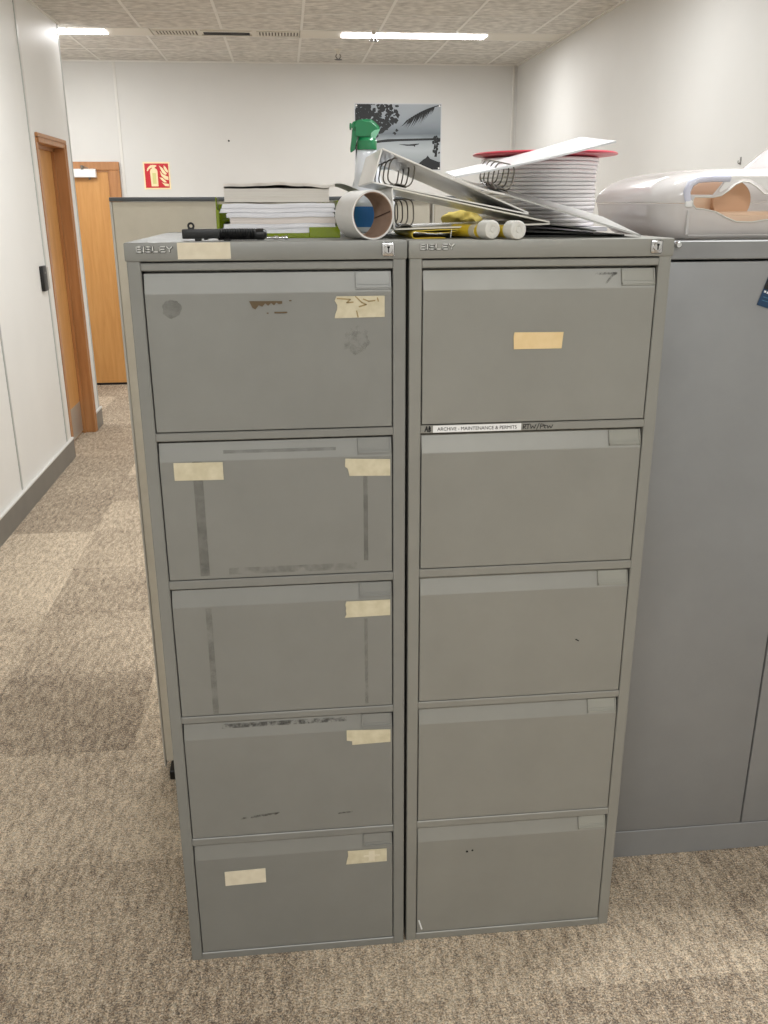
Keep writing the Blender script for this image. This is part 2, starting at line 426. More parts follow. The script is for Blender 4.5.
for x, y, lb in ((.258, 6.2, 'small dark sprinkler head hanging in front of the long lamp panel, near the back wall'),
                 (.455, 5.33, 'tiny pale sprinkler head beside the long lit lamp')):
    r = thing('sprinkler_head', (x, y, CZ), lb, 'sprinkler', 'ceiling sprinkler heads')
    bm = NB(); turned(bm, (x, y, CZ), (x, y, CZ-.1), [(0, .034), (.004, .034), (.008, .016), (.03, .014), (.034, .010)], 20); finish('rose', bm, M['panel'], r, smooth=40)
    bm = NB()
    for s in (-1, 1): wire(bm, [(x+s*.010, y, CZ-.03), (x+s*.020, y, CZ-.048), (x+s*.005, y, CZ-.070)], .005, 6)
    finish('yoke', bm, M['steel'], r)
    bm = NB(); turned(bm, (x, y, CZ-.066), (x, y, CZ-.08), [(0, .010), (.004, .03), (.007, .03)], 20); finish('deflector', bm, M['black'] if y > 6 else M['chrome'], r, smooth=40)

# ------------------------------------------------------------------ filing cabinets
Z_RAIL = [(1.478, 1.465), (1.187, 1.172), (.903, .886), (.611, .596), (.320, .303)]   # top, bottom of each rail
Z_BOT = [1.189, .905, .613, .322, .021]
LETTER = {'B': [[(0,0),(0,1)],[(0,1),(.92,1),(1,.92),(1,.6),(.92,.52)],[(0,.52),(.92,.52),(1.04,.44),(1.04,.08),(.95,0),(0,0)]],
          'I': [[(0,0),(0,1)]],
          'S': [[(1,.95),(.9,1),(.1,1),(0,.9),(0,.62),(.1,.53),(.9,.5),(1,.4),(1,.1),(.9,0),(.1,0),(0,.06)]],
          'L': [[(0,1),(0,.1),(.1,0),(.9,0)]],
          'E': [[(1,1),(.1,1),(0,.9),(0,.1),(.1,0),(1,0)],[(0,.5),(.85,.5)]],
          'Y': [[(0,1),(.5,.5),(1,1)],[(.5,.5),(.5,0)]]}

def slant(x0, x1, zc, y_off, u0, u1, th, g=.0145):
    """a plate lying on the sloping grip of a drawer: u along the slope from the crease"""
    d = Vector((0, g-.0005, .043)).normalized(); n = Vector((0, -d.z, d.y))
    o = Vector((0, 0, zc))+n*y_off
    def P(x, u, k): q = o+d*u+n*k; return (x, q.y, q.z)
    return [P(x0,u0,0), P(x1,u0,0), P(x1,u1,0), P(x0,u1,0), P(x0,u0,th), P(x1,u0,th), P(x1,u1,th), P(x0,u1,th)]

def filing_cabinet(cx, paintm, holder, label, g):
    r = thing('filing_cabinet', (cx, .31, 0), label, 'filing cabinet', 'five drawer filing cabinets')
    X = lambda u: cx+u
    bm = NB(); w = .2335; b = .0015
    bx(bm, (X(-w), 0, 0), (X(-w+.0225), .618, 1.5), b); bx(bm, (X(w-.0225), 0, 0), (X(w), .618, 1.5), b)
    bx(bm, (X(-w+.024), .598, .02), (X(w-.024), .618, 1.5)); bx(bm, (X(-w+.0220), 0, 0), (X(w-.0220), .6, .0185), b)
    for zt, zb in Z_RAIL: bx(bm, (X(-w+.0220), 0, zb), (X(w-.0220), .03, zt), b)
    bx(bm, (X(-w+.024), .03, .03), (X(w-.024), .035, 1.47))
    finish('carcass', bm, paintm, r)
    bm = NB(); bx(bm, (X(-.2355), -.0035, 1.4805), (X(.2355), .622, H), .0025, 2); finish('top_cap', bm, paintm, r, smooth=35)
    drawers = []
    for i, ((zt, zb), z0) in enumerate(zip(Z_RAIL, Z_BOT)):
        zc = zb-.038
        bm = NB()
        prism(bm, [(.0005, z0), (.0005, zc), (g*.8, zc+.034), (.0235, zc+.034), (.0235, z0)], X(-.2090), X(.2090), 'x', .0009)
        d = finish('drawer', bm, paintm, r); drawers.append(d)
        bm = NB()      # the card holder at the right end of the grip
        x0, x1 = X(.147), X(.2075)
        quad_box(bm, slant(x0, x1, zc, .0002, .004, .0335, .0016, g)); quad_box(bm, slant(x0, x1, zc, .0018, .006, .0085, .0022, g))
        quad_box(bm, slant(x0, x0+.002, zc, .0018, .004, .0335, .0022, g)); quad_box(bm, slant(x1-.002, x1, zc, .0018, .004, .0335, .0022, g))
        quad_box(bm, slant(x0+.004, x1-.004, zc, .0018, .012, .014, .0012, g))
        finish('label_holder', bm, holder, d)
    # maker's letters
    bm = NB(); bmd = NB(); x = X(-.2145)
    for ch in 'BISLEY':
        wdt = .0 if ch == 'I' else 1.0
        strokes(bm, LETTER[ch], x, 1.4962, .0080, .0017, -.0058, -.003, sx=1.05)
        strokes(bmd, LETTER[ch], x+.0005, 1.4957, .0080, .0030, -.0040, -.003, sx=1.05)  # wider dark strokes behind the letters form the badge's outline
        x += .0080*1.05*wdt+.0030+(.0004 if ch == 'I' else 0)
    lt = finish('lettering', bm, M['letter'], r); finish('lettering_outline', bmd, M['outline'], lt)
    # lock
    bm = NB(); lx = X(.2025); bx(bm, (lx-.0105, -.0065, 1.4855), (lx+.0105, -.003, 1.5085), .003, 2)
    lk = finish('lock', bm, M['chrome'], r, smooth=40)
    bm = NB(); turned(bm, (lx, -.006, 1.497), (lx, -.02, 1.497), [(0, .0075), (.004, .0075), (.005, .0065)], 24); kb = finish('lock_barrel', bm, M['chrome'], lk, smooth=40)
    bm = NB(); bx(bm, (lx-.001, -.0116, 1.492), (lx+.001, -.0108, 1.502)); bx(bm, (lx-.0022, -.0116, 1.499), (lx+.0022, -.0108, 1.502)); finish('keyhole', bm, M['black'], lk)
    return r, drawers

YT = -.0006
def patch(parent, name, poly, m, y=YT, label=None, th=.0006):
    bm = NB(); prism(bm, poly, y-th, y+.0004 if y > -.002 else y, 'y'); o = finish(name, bm, m, parent)
    if label: o['label'] = label
    return o
def rect(x0, x1, z0, z1, j=0): 
    return [(x0, z0), (x1, z0-j), (x1, z1-j), (x0, z1)]

cabL, DL = filing_cabinet(-.2365, M['paintL'], M['holderL'], 'grey five drawer filing cabinet on the left with several strips of old masking tape', .0105)
cabR, DR = filing_cabinet(.2365, M['paintR'], M['holderR'], 'warm grey five drawer filing cabinet on the right with one yellow tape strip', .0150)
# tape on the left cabinet
patch(cabL, 'tape_label', rect(-.385, -.298, 1.4838, 1.5105), M['tape_p'], -.0037, 'pale strip of tape on the top edge')
def jag(x0, x1, z0, z1, seed, left=True):
    rnd = random.Random(seed); p = [(x0, z0), (x1, z0+.001), (x1, z1), (x0+.004, z1)]
    n = 5
    for i in range(1, n): p.append((x0+rnd.uniform(0, .006), z1+(z0-z1)*i/n))
    return p
t1 = patch(DL[0], 'tape_label', jag(-.127, -.040, 1.383, 1.420, 1), M['tape'])
bm = NB()
for pts in ([(.0, .9), (.3, .85), (.22, .7), (.36, .72)], [(.42, .98), (.56, .7), (.66, .6), (.5, .5)], [(.6, .85), (.72, .75), (.86, .78)], [(.44, .3), (.47, .02)], [(.92, .9), (.94, .75)]):
    strokes(bm, [pts], -.122, 1.384, .036, .0022, -.0018, -.0008, sx=2.1)
finish('glue_mark', bm, M['residue_tan'], DL[0])
patch(DL[1], 'tape_label', rect(-.421, -.334, 1.100, 1.133, .001), M['tape'])
patch(DL[1], 'tape_label', [(-.106, 1.098), (-.031, 1.096), (-.031, 1.1275), (-.113, 1.131), (-.114, 1.116), (-.109, 1.112)], M['tape'])
patch(DL[2], 'tape_label', jag(-.120, -.0315, .812, .846, 3), M['tape'])
patch(DL[3], 'tape_label', [(-.110, .525), (-.0315, .527), (-.0315, .556), (-.121, .560), (-.121, .536), (-.110, .534)], M['tape'])
patch(DL[4], 'tape_label', jag(-.128, -.040, .228, .262, 6), M['tape'])
patch(DL[4], 'tape_label', rect(-.386, -.300, .196, .232, -.002), M['tape_p'], label='pale clean strip of tape')
bm = NB(); bx(bm, (-.09, -.0018, .233), (-.055, -.0009, .259)); 
bmesh.ops.bevel(bm, geom=[e for e in bm.edges if abs(e.verts[0].co.y-e.verts[1].co.y) > .0005], offset=.011, segments=4, affect='EDGES')
finish('glue_mark', bm, M['tape_p'], DL[4])
# brown glue left on the top drawer
bm = NB()
prism(bm, [(-.272, 1.414), (-.216, 1.4135), (-.216, 1.409), (-.222, 1.4085), (-.226, 1.411), (-.230, 1.4065), (-.235, 1.4105), (-.240, 1.406), (-.245, 1.410), (-.250, 1.4045), (-.256, 1.407), (-.262, 1.400), (-.267, 1.403)], -.0012, 0)
bx(bm, (-.243, -.0012, 1.3925), (-.240, 0, 1.3945)); bx(bm, (-.230, -.0012, 1.393), (-.208, 0, 1.3955)); bx(bm, (-.204, -.0012, 1.413), (-.2, 0, 1.415))
finish('glue_mark', bm, M['residue_brown'], DL[0])
def disc(cx, cz, r, seed, n=26, k=.18):
    rnd = random.Random(seed); return [(cx+r*(1+rnd.uniform(-k, k))*math.cos(2*PI*i/n), cz+r*.95*(1+rnd.uniform(-k, k))*math.sin(2*PI*i/n)) for i in range(n)]
patch(DL[0], 'round_stain', disc(-.402, 1.403, .016, 5, 26, .1), M['grime'], th=.0003)
patch(DL[0], 'faint_smudge', disc(-.09, 1.345, .024, 8), alpha_patch('faint smear', (108, 106, 100), .45, .75, 60, .2), th=.0003)
# grime where long tape strips were pulled off
patch(DL[1], 'grime_mark', rect(-.388, -.371, .912, 1.134), M['grime'], th=.0003)
patch(DL[1], 'grime_mark', rect(-.081, -.073, .93, 1.097), M['grime'], th=.0003)
patch(DL[1], 'grime_mark', rect(-.335, -.095, .913, .926), alpha_patch('faint tape line', (106, 104, 97), .4, .75, 45, .2), th=.0003)
patch(DL[2], 'grime_mark', rect(-.384, -.373, .616, .845), alpha_patch('faint tape strip', (106, 104, 97), .3, .8, 45, .22), th=.0003)
patch(DL[2], 'grime_mark', rect(-.082, -.076, .62, .808), alpha_patch('faint tape strip right', (106, 104, 97), .3, .8, 45, .22), th=.0003)
for d, zc, a, b2 in ((DL[1], 1.134, -.332, -.13), (DL[3], .558, -.37, -.12)):
    bm = NB(); quad_box(bm, slant(a, b2, zc, .0003, .013 if zc > 1 else .021, .019 if zc > 1 else .030, .0003, .0105)); finish('grime_mark', bm, M['grime'] if zc > 1 else M['scuff'], d)
patch(DL[3], 'scuff_mark', [(-.345, .362), (-.27, .369), (-.262, .374), (-.30, .371), (-.34, .366)], M['scuff'], th=.0003)
patch(DL[3], 'scuff_mark', [(-.143, .359), (-.112, .361), (-.112, .364), (-.14, .362)], M['scuff'], th=.0003)
# right cabinet: yellow strip, archive label, handwriting
patch(DR[0], 'tape_label', [(.1925, 1.3225), (.280, 1.3225), (.282, 1.3515), (.1925, 1.3525), (.191, 1.345)], M['tape_y'])
bm = NB(); bx(bm, (.048, -.0008, 1.1735), (.2125, .0002, 1.1865)); lbl = finish('rail_label', bm, M['white'], cabR); lbl['label'] = 'white printed label strip'
bm = text_mesh('ARCHIVE - MAINTENANCE & PERMITS', .0062, .148, .056, 1.1768, -.0008, .0004, .0); finish('label_text', bm, M['black'], lbl)
bm = NB()
strokes(bm, [[(0,0),(.5,1),(.8,0)],[(.2,.4),(.7,.4)],[(1.15,0),(1.1,.5),(1.3,1),(1.55,.6),(1.2,.5),(1.6,.25),(1.4,0),(1.15,.1)]], .033, 1.1757, .0095, .0018, -.0006, .0002, sx=.7)
finish('marker_writing', bm, M['black'], cabR)
bm = NB()
hand = [[(0,0),(.05,1),(.5,.95),(.5,.55),(.05,.45),(.6,0)], [(.65,.95),(1.35,1)], [(1,.95),(.95,0)],
        [(1.5,.9),(1.6,.05),(1.95,.6),(2.25,.05),(2.6,.9)], [(2.75,-.2),(3.25,1.15)],
        [(3.5,0),(3.6,1),(4.1,.9),(4.05,.5),(3.6,.45)], [(4.4,.8),(4.35,.15),(4.6,.05)], [(4.15,.55),(4.75,.6)],
        [(4.95,.6),(5.05,.05),(5.4,.5),(5.7,.05),(6.05,.7)]]
strokes(bm, hand, .2165, 1.1755, .0088, .0013, -.0006, .0002, sx=1.05)
finish('marker_writing', bm, M['black'], cabR)
patch(DR[4], 'scuff_mark', [(.030, .055), (.033, .056), (.040, .030), (.037, .029)], M['white'], th=.0003)
patch(DR[4], 'scuff_mark', disc(.136, .233, .0028, 9, 10), M['darkgap'], th=.0003); patch(DR[4], 'scuff_mark', disc(.148, .235, .0022, 10, 10), M['darkgap'], th=.0003)
patch(DR[2], 'scuff_mark', [(.345, .735), (.352, .731), (.353, .733), (.346, .737)], M['darkgap'], th=.0003)
patch(DR[0], 'scuff_mark', [(.352, 1.433), (.362, 1.447), (.366, 1.451), (.375, 1.452), (.366, 1.446), (.358, 1.436)], M['scuff'], y=.003, th=.0003)
bm = NB(); quad_box(bm, slant(.336, .376, 1.427, .0003, .024, .028, .0003)); finish('scuff_mark', bm, M['scuff'], DR[0])

cabL.location.x -= .0005; cabL.location.y -= .009; cabR.location.y -= .004

# ------------------------------------------------------------------ cupboard on the right
r = thing('office_cupboard', (.885, .44, 0), 'tall blue-grey two door metal cupboard right of the filing cabinets', 'cupboard')
x0, x1, yf, zt = .478, 1.30, .202, 1.498
bm = NB()
bx(bm, (x0, yf, 0), (x0+.02, .665, zt), .0015); bx(bm, (x1-.02, yf, 0), (x1, .665, zt), .0015); bx(bm, (x0+.018, .645, .02), (x1-.018, .665, zt-.02))
bx(bm, (x0+.0185, yf+.004, 0), (x1-.0185, .645, .078), .0015); bx(bm, (x0, yf-.001, 1.462), (x1, .667, zt), .002)
finish('carcass', bm, M['paintC'], r)
for a, b2 in ((x0+.0225, .8832), (.8868, x1-.0225)):
    bm = NB(); bx(bm, (a, yf+.001, .0825), (b2, yf+.02, 1.4575), .0025, 2); d = finish('door', bm, M['paintC'], r, smooth=35)
    if a < .6: door_l = d
bm = NB(); turned(bm, (.566, .202, 1.491), (.566, .182, 1.491), [(0, .0065), (.012, .0065), (.014, .005)], 20); lk = finish('lock', bm, M['chrome'], r, smooth=40)
bm = NB(); bx(bm, (x0+.03, yf+.03, 0), (x1-.03, .64, .002)); finish('base_plate', bm, M['darkgap'], r)
# the badge: a tilted dark card stuck on the door
bd = thing('door_sticker', (.79, .2008, 1.36), 'dark blue and black tilted sticker near the top of the cupboard door', 'sticker')
a = math.radians(-17)
def rot(u, v): return (.750+u*math.cos(a)-v*math.sin(a), 1.371+u*math.sin(a)+v*math.cos(a))
bm = NB(); prism(bm, [rot(0, 0), rot(.09, 0), rot(.09, .058), rot(0, .058)], .2005, .2025); finish('card', bm, mat('sticker blue', (18, 58, 92), .3), bd)
bm = NB(); prism(bm, [rot(0, .034), rot(.09, .034), rot(.09, .0585), rot(0, .0585)], .1998, .2007); finish('black_band', bm, M['black'], bd)
bm = NB()
for u0, u1, v in ((.003, .007, .027), (.0095, .05, .0265)): prism(bm, [rot(u0, v), rot(u1, v), rot(u1, v+.004), rot(u0, v+.004)], .1997, .2007)
finish('printed_line', bm, M['white'], bd)
bm = NB(); 
for v in (.018, .011): prism(bm, [rot(.006, v), rot(.06, v), rot(.06, v+.0015), rot(.006, v+.0015)], .1997, .2007)
finish('printed_line', bm, mat('sticker pale blue', (60, 110, 140), .3), bd)

# ------------------------------------------------------------------ desk screens behind the cabinets
def screen(x0, x1, label):
    r = thing('desk_screen', ((x0+x1)/2, .73, 0), label, 'partition screen', 'beige desk screens')
    bm = NB(); bx(bm, (x0+.0055, .712, .03), (x1-.002, .752, 1.578), .002); finish('fabric_panel', bm, M['screen'], r)
    bm = NB(); bx(bm, (x0, .708, 1.5785), (x1, .756, 1.588), .002, 2); finish('top_trim', bm, M['screen_trim'], r, smooth=35)
    bm = NB(); bx(bm, (x0, .710, .012), (x0+.005, .754, 1.578), .001); finish('edge_trim', bm, M['screen_edge'], r)
    bm = NB(); bx(bm, (x0+.02, .66, 0), (x0+.06, .82, .03), .003); finish('foot', bm, M['black'], r)
    bm = NB(); bx(bm, (x1-.06, .66, 0), (x1-.02, .82, .03), .003); finish('foot', bm, M['black'], r)
screen(-.618, .150, 'beige fabric desk screen standing behind the left filing cabinet')
screen(.154, .47, 'narrow beige screen behind the right filing cabinet, seen through the binders')

# ------------------------------------------------------------------ things on the walls
sg = thing('fire_sign', (-1.297, YB-.002, 1.70), 'red and cream fire extinguisher sign on the back wall', 'sign')
sx0, sz0, sw, sh = -1.413, 1.706, .228, .224
cream = mat('sign cream', (240, 224, 180), .5); sred = mat('sign red', (196, 24, 40), .45)
bm = NB(); bx(bm, (sx0, YB-.004, sz0), (sx0+sw, YB-.0005, sz0+sh), .001); finish('border', bm, cream, sg)
bm = NB(); bx(bm, (sx0+.013, YB-.0052, sz0+.013), (sx0+sw-.013, YB-.0038, sz0+sh-.013)); finish('red_field', bm, sred, sg)
def S2(l): return [(sx0+u*sw, sz0+v*sh) for u, v in l]
bm = NB()
prism(bm, S2([(.27, .11), (.53, .11), (.53, .68), (.50, .74), (.44, .77), (.44, .81), (.50, .83), (.50, .88), (.38, .89), (.28, .88), (.17, .78), (.13, .68), (.16, .66), (.24, .75), (.34, .80), (.34, .77), (.28, .73), (.25, .66)]), YB-.0062, YB-.005)
finish('extinguisher_symbol', bm, cream, sg)
bm = NB(); prism(bm, S2([(.33, .20), (.47, .20), (.47, .60), (.33, .60)]), YB-.0068, YB-.006); finish('extinguisher_band', bm, mat('sign olive', (216, 208, 140), .5), sg)
bm = NB()
for fl in ([(.60, .87), (.72, .78), (.88, .56), (.80, .53), (.70, .62)], [(.78, .88), (.86, .80), (.93, .66), (.90, .60), (.82, .68), (.77, .78)],
           [(.62, .68), (.72, .55), (.92, .46), (.92, .34), (.80, .36), (.66, .50)], [(.58, .44), (.70, .42), (.86, .26), (.76, .25), (.66, .34)],
           [(.66, .26), (.76, .22), (.92, .20), (.92, .11), (.78, .12)]):
    prism(bm, S2(fl), YB-.0062, YB-.005)
finish('flame_symbol', bm, cream, sg)

ps = thing('beach_poster', (.81, YB-.002, 1.85), 'dark landscape poster of a tree, palm and still water on the back wall', 'poster')
px0, pz0, pw, ph = .435, 1.866, .755, .533
bm = NB(); bx(bm, (px0-.008, YB-.003, pz0-.008), (px0+pw+.008, YB-.0005, pz0+ph+.008)); finish('backing', bm, mat('poster edge', (206, 208, 210), .4), ps)
pm = mat('poster print', (120, 128, 136), .5); t = NT(pm)
gz = t.add('ShaderNodeSeparateXYZ', {0: t.add('ShaderNodeNewGeometry').outputs['Position']}).outputs[2]
v = t.add('ShaderNodeMapRange', {0: gz, 1: pz0, 2: pz0+ph}).outputs[0]
nn = t.noise(t.coord((3, 1, 10)), 1.5, 5, .6); v = t.math('ADD', v, t.math('MULTIPLY', t.math('SUBTRACT', nn, .5), .10))
t.link(t.ramp(v, [(.0, (120, 128, 132)), (.3, (172, 179, 182)), (.44, (156, 164, 168)), (.55, (106, 115, 122)), (.75, (144, 153, 160)), (1.0, (164, 171, 178))]), t.b.inputs['Base Color'])
bm = NB(); bx(bm, (px0, YB-.0042, pz0), (px0+pw, YB-.0028, pz0+ph)); finish('print', bm, pm, ps)
dark = mat('poster dark', (30, 33, 35), .6); dark2 = mat('poster mid', (70, 76, 80), .3)
def PP(l): return [(px0+u*pw, pz0+v*ph) for u, v in l]
bm = NB(); rnd = random.Random(2)
prism(bm, PP([(0, .40), (.2, .44), (.38, .47), (1, .49), (1, .46), (.5, .44), (.3, .42), (.12, .38), (0, .36)]), YB-.0052, YB-.004)
prism(bm, PP([(.50, .395), (.62, .39), (.75, .405), (.74, .39), (.70, .375), (.70, .35), (.68, .37), (.60, .37)]), YB-.0052, YB-.004)
def blob(u, v, r, aspect=.7):
    k = rnd.randint(5, 8)
    prism(bm, PP([(min(1, max(0, u+r*(1+rnd.uniform(-.5, .4))*math.cos(2*PI*i/k))), min(1, max(0, v+r/aspect*(1+rnd.uniform(-.5, .4))*math.sin(2*PI*i/k)))) for i in range(k)]), YB-.0052-rnd.uniform(0, .0008), YB-.004)
for i in range(380):      # crown of the left-hand tree
    u = rnd.random()**1.15*.5; vmin = .50+.22*max(0, u-.22)/.28
    v2 = rnd.uniform(vmin, 1.0)
    if u > .3 and v2 > .78 and rnd.random() < .6: continue
    blob(u, v2, rnd.uniform(.008, .026))
for u, v2, rr in ((.02, .55, .06), (.05, .7, .06), (.12, .62, .06), (.1, .85, .06), (.24, .8, .04), (.22, .62, .045), (.3, .58, .03), (.46, .56, .02), (.48, .6, .018), (.36, .66, .03)): blob(u, v2, rr)
prism(bm, PP([(0, 0), (.04, 0), (.03, .2), (.035, .42), (0, .42)]), YB-.0052, YB-.004)
rach = [(1-.37*k/16, .99-.10*(k/16)-.12*(k/16)**2) for k in range(17)]       # palm frond, upper right
for (ua, va), (ub, vb) in zip(rach, rach[1:]): prism(bm, PP([(ua, va+.008), (ub, vb+.006), (ub, vb-.006), (ua, va-.01)]), YB-.0055, YB-.004)
for k, (ua, va) in enumerate(rach[3:]):
    for q in range(2):
        L = (.13+.10*math.sin(PI*k/13))*rnd.uniform(.8, 1.1); dx = .05+.05*k/13; ua2 = ua-.011*q
        prism(bm, PP([(ua2, va), (ua2-.016, va-.004), (ua2-dx*.6, va-L*.6), (ua2-dx, va-L), (ua2-dx*.4, va-L*.5)]), YB-.0053-.0002*q, YB-.004)
for i in range(26): blob(min(.985, .96+rnd.uniform(-.05, .03)), rnd.uniform(.25, .58), rnd.uniform(.008, .02))
prism(bm, PP([(.93, .2), (.96, .2), (.975, .5), (.965, .5)]), YB-.0052, YB-.004)
prism(bm, PP([(.74, .09), (.80, .16), (.83, .18), (.85, .22), (.88, .17), (.98, .12), (1, .12), (1, 0), (.76, 0), (.78, .08)]), YB-.0052, YB-.004)
finish('print_silhouettes', bm, dark, ps)
for u, v2 in ((0, 0), (1, 0), (0, 1), (1, 1)):
    bm = NB(); cx_, cz_ = px0+.012+u*(pw-.024), pz0+.012+v2*(ph-.024)
    cyl(bm, (cx_, YB-.007, cz_), (cx_, YB-.004, cz_), .008, n=12); finish('pin', bm, M['white'], ps)

rd = thing('card_reader', (XL, 4.1, 1.08), 'small black card reader on the left wall beside the oak side door', 'card reader')
bm = NB(); bx(bm, (XL-.0005, 4.05, 1.09), (XL+.022, 4.135, 1.235), .004, 2); finish('body', bm, M['black'], rd, smooth=35)
bm = NB(); bx(bm, (XL-.0005, 4.137, 1.095), (XL+.018, 4.19, 1.225), .003); finish('side_unit', bm, M['alu'], rd)
bm = NB(); bx(bm, (XL+.0222, 4.08, 1.19), (XL+.0232, 4.10, 1.2)); finish('indicator', bm, M['steel'], rd)

wh = thing('wall_hook', (XR, 2.587, 1.74), 'tiny grey hook on the right wall above the plastic case', 'hook')
bm = NB(); bx(bm, (XR-.003, 2.582, 1.735), (XR, 2.594, 1.768), .0012); finish('plate', bm, mat('hook grey', (150, 150, 148), .4, .5), wh)
bm = NB(); wire(bm, [(XR-.003, 2.588, 1.742), (XR-.010, 2.588, 1.739), (XR-.013, 2.588, 1.745), (XR-.012, 2.588, 1.753)], .0018); finish('prong', bm, M['steel'], wh)
bm = NB(); turned(bm, (-.665, YB, 2.10), (-.665, YB-.1, 2.10), [(0, .008), (.004, .008), (.007, .004)], 16)
tag(finish('wall_pin', bm, M['black'], smooth=40), 'tiny dark pin alone on the back wall left of the poster', 'pin')

# ------------------------------------------------------------------ paper tray
PIV = Vector((-.106, .15, 0)); TA = math.radians(3)
def turn(bm, piv=PIV, ang=TA):
    bmesh.ops.rotate(bm, verts=bm.verts, cent=piv, matrix=Matrix.Rotation(ang, 3, 'Z')); return bm
bm = NB(); tx0, tx1, ty0, ty1 = -.330, -.106, .15, .47
bx(bm, (tx0, ty0, H+.001), (tx1, ty1, H+.0035), .001); bx(bm, (tx0, ty0+.02, H), (tx0+.0025, ty1, H+.072), .001); bx(bm, (tx1-.0025, ty0+.02, H), (tx1, ty1, H+.066), .001)
bx(bm, (tx0, ty1-.0025, H), (tx1, ty1, H+.06), .001); bx(bm, (tx0, ty0-.001, H), (tx0+.006, ty0+.02, H+.05), .001); bx(bm, (tx1-.006, ty0-.001, H), (tx1, ty0+.02, H+.045), .001)
bx(bm, (-.163, ty0-.003, H), (tx1, ty0, H+.019), .001); bx(bm, (tx0, ty0-.003, H), (-.163, ty0, H+.009), .001)
turn(bm); tr = finish('letter_tray', bm, M['lime']); tag(tr, 'lime green plastic letter tray filled with papers on the left filing cabinet', 'letter tray')

def slab(bm, x0, x1, y0, y1, z0, z1, amp, seed, nx=26, ny=10, edge=.004, wavy=False):
    """a bundle of paper with wavy faces and uneven edges"""
    rnd = random.Random(seed); off = Vector((2.2, .7, 0)) if wavy else Vector((seed*3.1, seed*1.7, 0))
    def w(x, y, k): return amp*(noise.noise(Vector((x*14, y*6, k))+off)+.5*noise.noise(Vector((x*40, y*9, k+5))+off))
    nl = max(2, int((z1-z0)/.0022)); G = []
    for l in range(nl+1):
        tt = l/nl; z = z0+(z1-z0)*tt; e = edge*abs(noise.noise(Vector((seed, l*1.9, 0))))
        G.append([[bm.verts.new((x0+e+(x1-x0-2*e)*i/nx+(rnd.random()*edge*.2*(1 if i == 0 else -1) if i in (0, nx) else 0), y0+e*.6+(y1-y0)*j/ny, z+w(x0+(x1-x0)*i/nx, y0+(y1-y0)*j/ny, 0 if wavy else tt*2.2))) for i in range(nx+1)] for j in range(ny+1)])
    f = bm.faces.new
    for i in range(nx):
        for j in range(ny):
            f([G[0][j][i], G[0][j+1][i], G[0][j+1][i+1], G[0][j][i+1]]); f([G[nl][j][i], G[nl][j][i+1], G[nl][j+1][i+1], G[nl][j+1][i]])
    for l in range(nl):
        for i in range(nx):
            f([G[l][0][i], G[l][0][i+1], G[l+1][0][i+1], G[l+1][0][i]]); f([G[l][ny][i], G[l+1][ny][i], G[l+1][ny][i+1], G[l][ny][i+1]])
        for j in range(ny):
            f([G[l][j][0], G[l+1][j][0], G[l+1][j+1][0], G[l][j+1][0]]); f([G[l][j][nx], G[l][j+1][nx], G[l+1][j+1][nx], G[l+1][j][nx]])

bund = [ # z0, z1, x0, x1, material, label
    (.0080, .0170, -.325, -.1115, 'paper', 'lowest bundle of white paper in the green tray'),
    (.0172, .0250, -.319, -.112, 'paper', 'second bundle of white paper from the bottom of the tray pile'),
    (.0252, .0360, -.308, -.1115, 'paper2', 'pinkish bundle of paper low in the tray pile'),
    (.0362, .0445, -.313, -.114, 'paper', 'white paper bundle just above the pinkish one in the tray pile'),
    (.0448, .0520, -.325, -.1115, 'paper', 'creased white paper bundle with curled left corner in the tray pile'),
    (.0524, .0600, -.320, -.1115, 'paper', 'topmost of the loose white bundles, under the thick pad'),
    ]
for i, (z0, z1, x0, x1, m_, lb) in enumerate(bund):
    bm = NB(); slab(bm, x0, x1, .153+.004*random.random(), .455, H+z0, H+z1, .0020, i+3, edge=.010, wavy=True); turn(bm)
    tag(finish('paper_bundle', bm, M[m_]), lb, 'paper', 'papers piled in the green tray')
bm = NB(); slab(bm, -.314, -.124, .155, .44, H+.0625, H+.0860, .0008, 21, edge=.001); turn(bm)
tag(finish('paper_pad', bm, M['paper3']), 'thick cream paper pad near the top of the tray pile', 'paper pad')
bm = NB()
pr = [(-.314+.2*i/24, H+.0905+.0030*math.sin(PI*min(1, (i/24)*1.15))*(.4+.6*math.sin(2.2*i/24+.3))+.0005*math.sin(i*1.1)) for i in range(25)]
ribbon(bm, pr, .0050, .148, .43, dz=lambda x, y: .0022*noise.noise(Vector((x*25, y*12, 1)))); turn(bm)
tag(finish('folded_newspaper', bm, mottled('newsprint', (196, 190, 182), (226, 221, 213), 30, .7)), 'crumpled grey newspaper sheet lying on top of the thick pad', 'newspaper')
bm = NB()
pr = [(-.13+.075*i/10, H+.0745+.006*math.sin(i/10*PI)-.010*(i/10)**2) for i in range(11)]
pr2 = [(x, z+.016) for x, z in pr]
ribbon(bm, pr2, .0008, .22, .40, dz=lambda x, y: .003*noise.noise(Vector((x*30, y*12, 4)))); turn(bm)
tag(finish('loose_sheet', bm, M['sheet']), 'loose curled white sheet sticking out right of the tray pile', 'paper')

